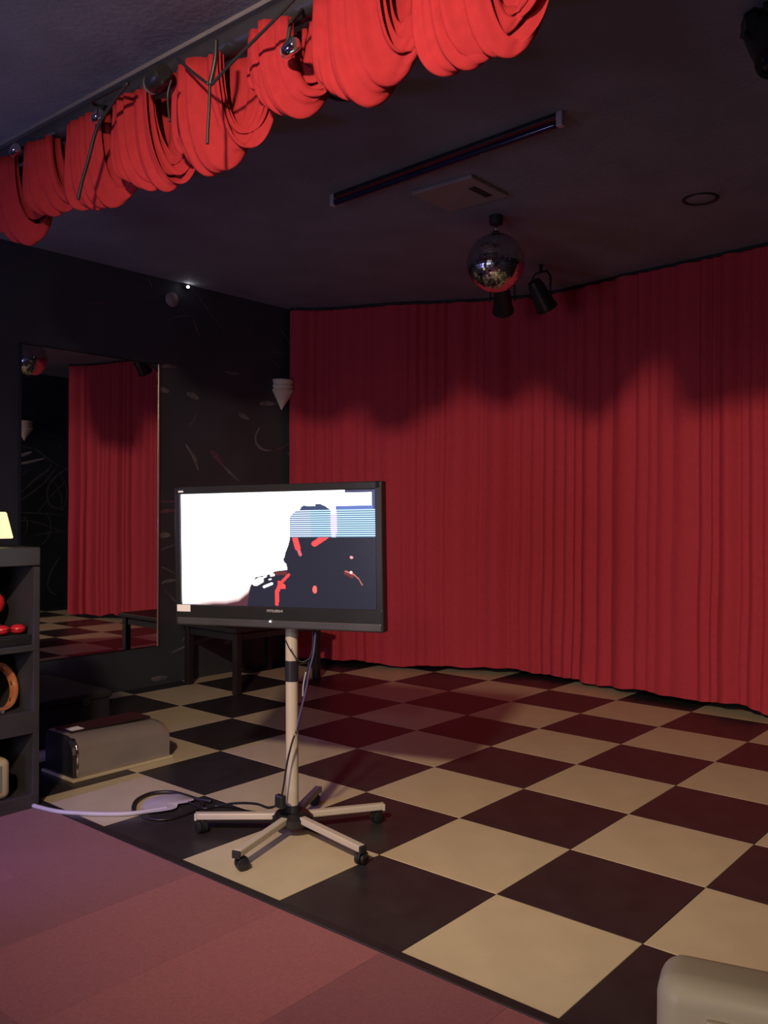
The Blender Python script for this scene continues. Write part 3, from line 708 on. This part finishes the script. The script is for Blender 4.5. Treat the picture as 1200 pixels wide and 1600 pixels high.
# ------------------------------------------------------------------ shelf unit on the left
SHX = -1.08; y1 = -0.055; y0 = -1.05; D_ = 0.40; SHH = 1.30
t = thing('shelf_unit', 'black open shelf unit at the left edge holding instruments', 'shelf', (SHX - D_ / 2, (y0 + y1) / 2, 0))
LY = y1 - y0; rel = lambda y: y - (y0 + y1) / 2
bxo('top_board', (0, 0, SHH - .045), (D_, LY, .09), M_shelf, t, .003)
for y in (y0 + .016, (y0 + y1) / 2 - .16, y1 - .016, y1 - .45): bxo('side_panel', (0, rel(y), .6 + .003), (D_ - .004, .032, SHH - .10), M_shelf, t, .002)
for z, h_ in ((.80, .03), (.43, .11), (.035, .07)): bxo('shelf_board', (.001, 0, z), (D_ - .002, LY - .01, h_), M_shelf, t, .002)
bxo('back_board', (-D_ / 2 + .006, 0, .65), (.008, LY - .02, 1.25), M_blackm, t, 0)
# shade on top
pz = on_x(4, 822, SHX - .12)
t2 = thing('table_lamp', 'small lamp with a glowing pale yellow shade on top of the shelf unit', 'lamp', (SHX - .14, pz.y - .06, SHH))
bm = bmesh.new(); lathe(bm, [(.001, 0), (.05, 0), (.05, .012), (.012, .02), (.010, .06), (.001, .06)], n=20); obj('base', bm, M_black, t2, True, 40)
bm = bmesh.new(); 
for (z_, h_) in ((0, 0),):
    b0 = [(.085, .085), (-.085, .085), (-.085, -.085), (.085, -.085)]; lo = [bm.verts.new((x_, y_, .045)) for x_, y_ in b0]; hi = [bm.verts.new((x_ * .72, y_ * .72, .175)) for x_, y_ in b0]
    for k in range(4): bm.faces.new((lo[k], lo[(k + 1) % 4], hi[(k + 1) % 4], hi[k]))
    bm.faces.new(hi); bm.faces.new(lo[::-1])
bmesh.ops.bevel(bm, geom=bm.edges[:], offset=.004, segments=2, affect='EDGES')
obj('lamp_shade', bm, M_shade, t2)
# instruments in the shelf compartments (visible bay between y1-.30 and y1)
def tambourine(c, r, lab, tilt, yaw):
    t = thing('tambourine', lab, 'tambourine', c, yaw)
    R_ = Matrix.Rotation(tilt, 3, 'Y')
    bm = bmesh.new(); rg = lathe(bm, [(r, -.024), (r, .024), (r - .010, .024), (r - .010, -.024), (r, -.024)], n=40, mtx=R_); obj('wooden_rim', bm, M_wood, t, True, 30)
    for k in range(8):
        a_ = 2 * PI * k / 8; bm = bmesh.new(); cc = Vector(((r - .004) * math.cos(a_), (r - .004) * math.sin(a_), 0)); ax = Vector((0, 0, 1))
        for s in (-.004, .004):
            tube(bm, [R_ @ (cc + ax * (s - .001)), R_ @ (cc + ax * (s + .001))], .016, 12)
        obj('jingle', bm, M_chrome, t, True, 40)
tambourine((SHX - .115, y1 - .168, .486 + .1235), .122, 'tambourine with an orange wooden rim upright on the middle shelf', math.radians(72), math.radians(20))
def maraca(c, lab, m, lean):
    t = thing('maraca', lab, 'maraca', c); t.rotation_euler = (0, lean, 0.6)
    bm = bmesh.new(); lathe(bm, [(.001, 0), (.011, .002), (.010, .05), (.008, .13), (.011, .15)], n=14); obj('handle', bm, M_black, t, True)
    bm = bmesh.new(); lathe(bm, [(.010, .145), (.028, .16), (.036, .19), (.032, .22), (.016, .24), (.001, .244)], n=18); obj('head', bm, m, t, True)
maraca((SHX - .22, y1 - .11, .817), 'red headed maraca standing at the back of the upper shelf', M_red, 0.0)
maraca((SHX - .28, y1 - .22, .817), 'dim red maraca leaning behind the other one on the upper shelf', mat('dark_red_plastic', (0.25, 0.015, 0.03), 0.4, noise=.1), -0.0)
t = thing('black_canister', 'grey canister standing between the red things on the upper shelf', 'canister', (SHX - .20, y1 - .20, .815))
bm = bmesh.new(); lathe(bm, [(.001, 0), (.034, 0), (.036, .006), (.036, .15), (.030, .158), (.001, .16)], n=22); obj('can_body', bm, mat('slate_plastic', (.07, .07, .09), .4, noise=.1), t, True, 40)
bm = bmesh.new(); lathe(bm, [(.001, .172), (.024, .172), (.03, .168), (.03, .156)], n=22); obj('cap', bm, M_black, t, True, 40)
def castanet(c, yaw, lab):
    t = thing('castanets', lab, 'castanets', c, yaw, 'red castanets on the upper shelf')
    for s in (0, 1):
        bm = bmesh.new(); bmesh.ops.create_uvsphere(bm, u_segments=20, v_segments=10, radius=.036)
        for v_ in bm.verts:
            v_.co.z = max(0, v_.co.z) * .62
            if s: v_.co.z = -v_.co.z
            v_.co.z += .024 + (.002 if s == 0 else -.001)
        obj('shell', bm, M_red, t, True, 50)
    bm = bmesh.new(); tube(bm, [(.03, -.01, .026), (.045, 0, .03), (.03, .01, .026)], .003, 8); obj('cord_loop', bm, M_cable, t, True)
t = thing('small_black_box', 'flat black box on the upper shelf under the red castanets', 'box', (SHX - .085, y1 - .13, .815))
bxo('box_body', (0, 0, .022), (.13, .19, .042), M_black, t, .003)
bxo('box_lid', (0, 0, .048), (.134, .194, .010), M_black, t, .003)
castanet((SHX - .08, y1 - .155, .869), 0.4, 'red castanets pair at the front of the upper shelf, left one')
castanet((SHX - .065, y1 - .082, .869), 1.4, 'red castanets pair at the front of the upper shelf, right one')
# cream device on the lowest shelf
t = thing('cream_speaker', 'rounded cream coloured box on the bottom shelf at the left edge', 'speaker', (SHX - .10, y1 - .245, .071))
bm = bmesh.new(); box(bm, (0, 0, .10), (.17, .22, .20), .035, seg=5); obj('shell', bm, M_cream, t, True, 60)
bxo('grille', (.0845, -.01, .105), (.006, .14, .13), mat('teal_grey_mesh', (.22, .25, .24), .6, noise=.2), t, .002)
for s in (-1, 1): bxo('foot', (0, s * .06, .002), (.08, .02, .006), M_black, t, 0)

# ------------------------------------------------------------------ dark table behind the television
t = thing('side_table', 'dark wooden table behind the television, only its legs in view', 'table', (-2.70, 2.80, 0))
tx0, tx1, ty0, ty1 = -2.395, -3.02, 2.345, 3.26
bxo('table_top', (0, 0, .5175), (.72, 1.02, .035), M_table, t, .004)
for x_ in (-.31, .31): bxo('apron', (x_, 0, .465), (.022, .90, .07), M_table, t, .002)
for y_ in (-.455, .455): bxo('apron', (0, y_, .465), (.60, .022, .07), M_table, t, .002)
for x_ in (-.31, .31):
    for y_ in (-.455, .455): bxo('leg', (x_, y_, .25), (.055, .055, .50), M_table, t, .004)

# ------------------------------------------------------------------ cream console at the lower right
HC = 0.74
yaw = math.atan2(RT.y, RT.x) - math.radians(24)
c0 = on_z(1062, 1490, HC) - Matrix.Rotation(yaw, 3, 'Z') @ Vector((-.17, .035, 0))
t = thing('cream_console', 'cream plastic console with rounded corners at the lower right edge', 'machine', (c0.x, c0.y, 0), yaw)
bm = bmesh.new(); box(bm, (0, 0, HC / 2 + .01), (.40, .13, HC - .02), .04, seg=6); obj('shell', bm, M_cream, t, True, 60)
bm = bmesh.new(); box(bm, (.035, -.066, HC - .24), (.29, .012, .36), .005, seg=2); obj('front_panel', bm, mat('beige_panel', (.50, .44, .33), .5, noise=.1), t)
bm = bmesh.new()
for c_, s_ in (((.035, -.067, HC - .053), (.31, .016, .012)), ((-.115, -.067, HC - .24), (.012, .016, .37)), ((.185, -.067, HC - .24), (.012, .016, .37)), ((.035, -.067, HC - .425), (.31, .016, .012))): box(bm, c_, s_, .004)
obj('panel_rim', bm, M_cream, t)
for x_ in (-.13, .13):
    for y_ in (-.035, .035): bxo('foot', (x_, y_, .0075), (.04, .04, .013), M_black, t, .002)

# ------------------------------------------------------------------ lamp bodies for the lights that are out of frame
def house_light(x, y, z, lab):
    t = thing('ceiling_downlight', lab, 'ceiling light', (x, y, CEIL))
    bm = bmesh.new(); lathe(bm, [(.001, -.001), (.06, -.003), (.075, -.02), (.08, -.05), (.075, -.055), (.055, -.03)], n=28); obj('shade_ring', bm, M_chrome, t, True, 40)
house_light(1.92, -2.9, 3.28, 'ceiling downlight over the carpet in front of the stage')
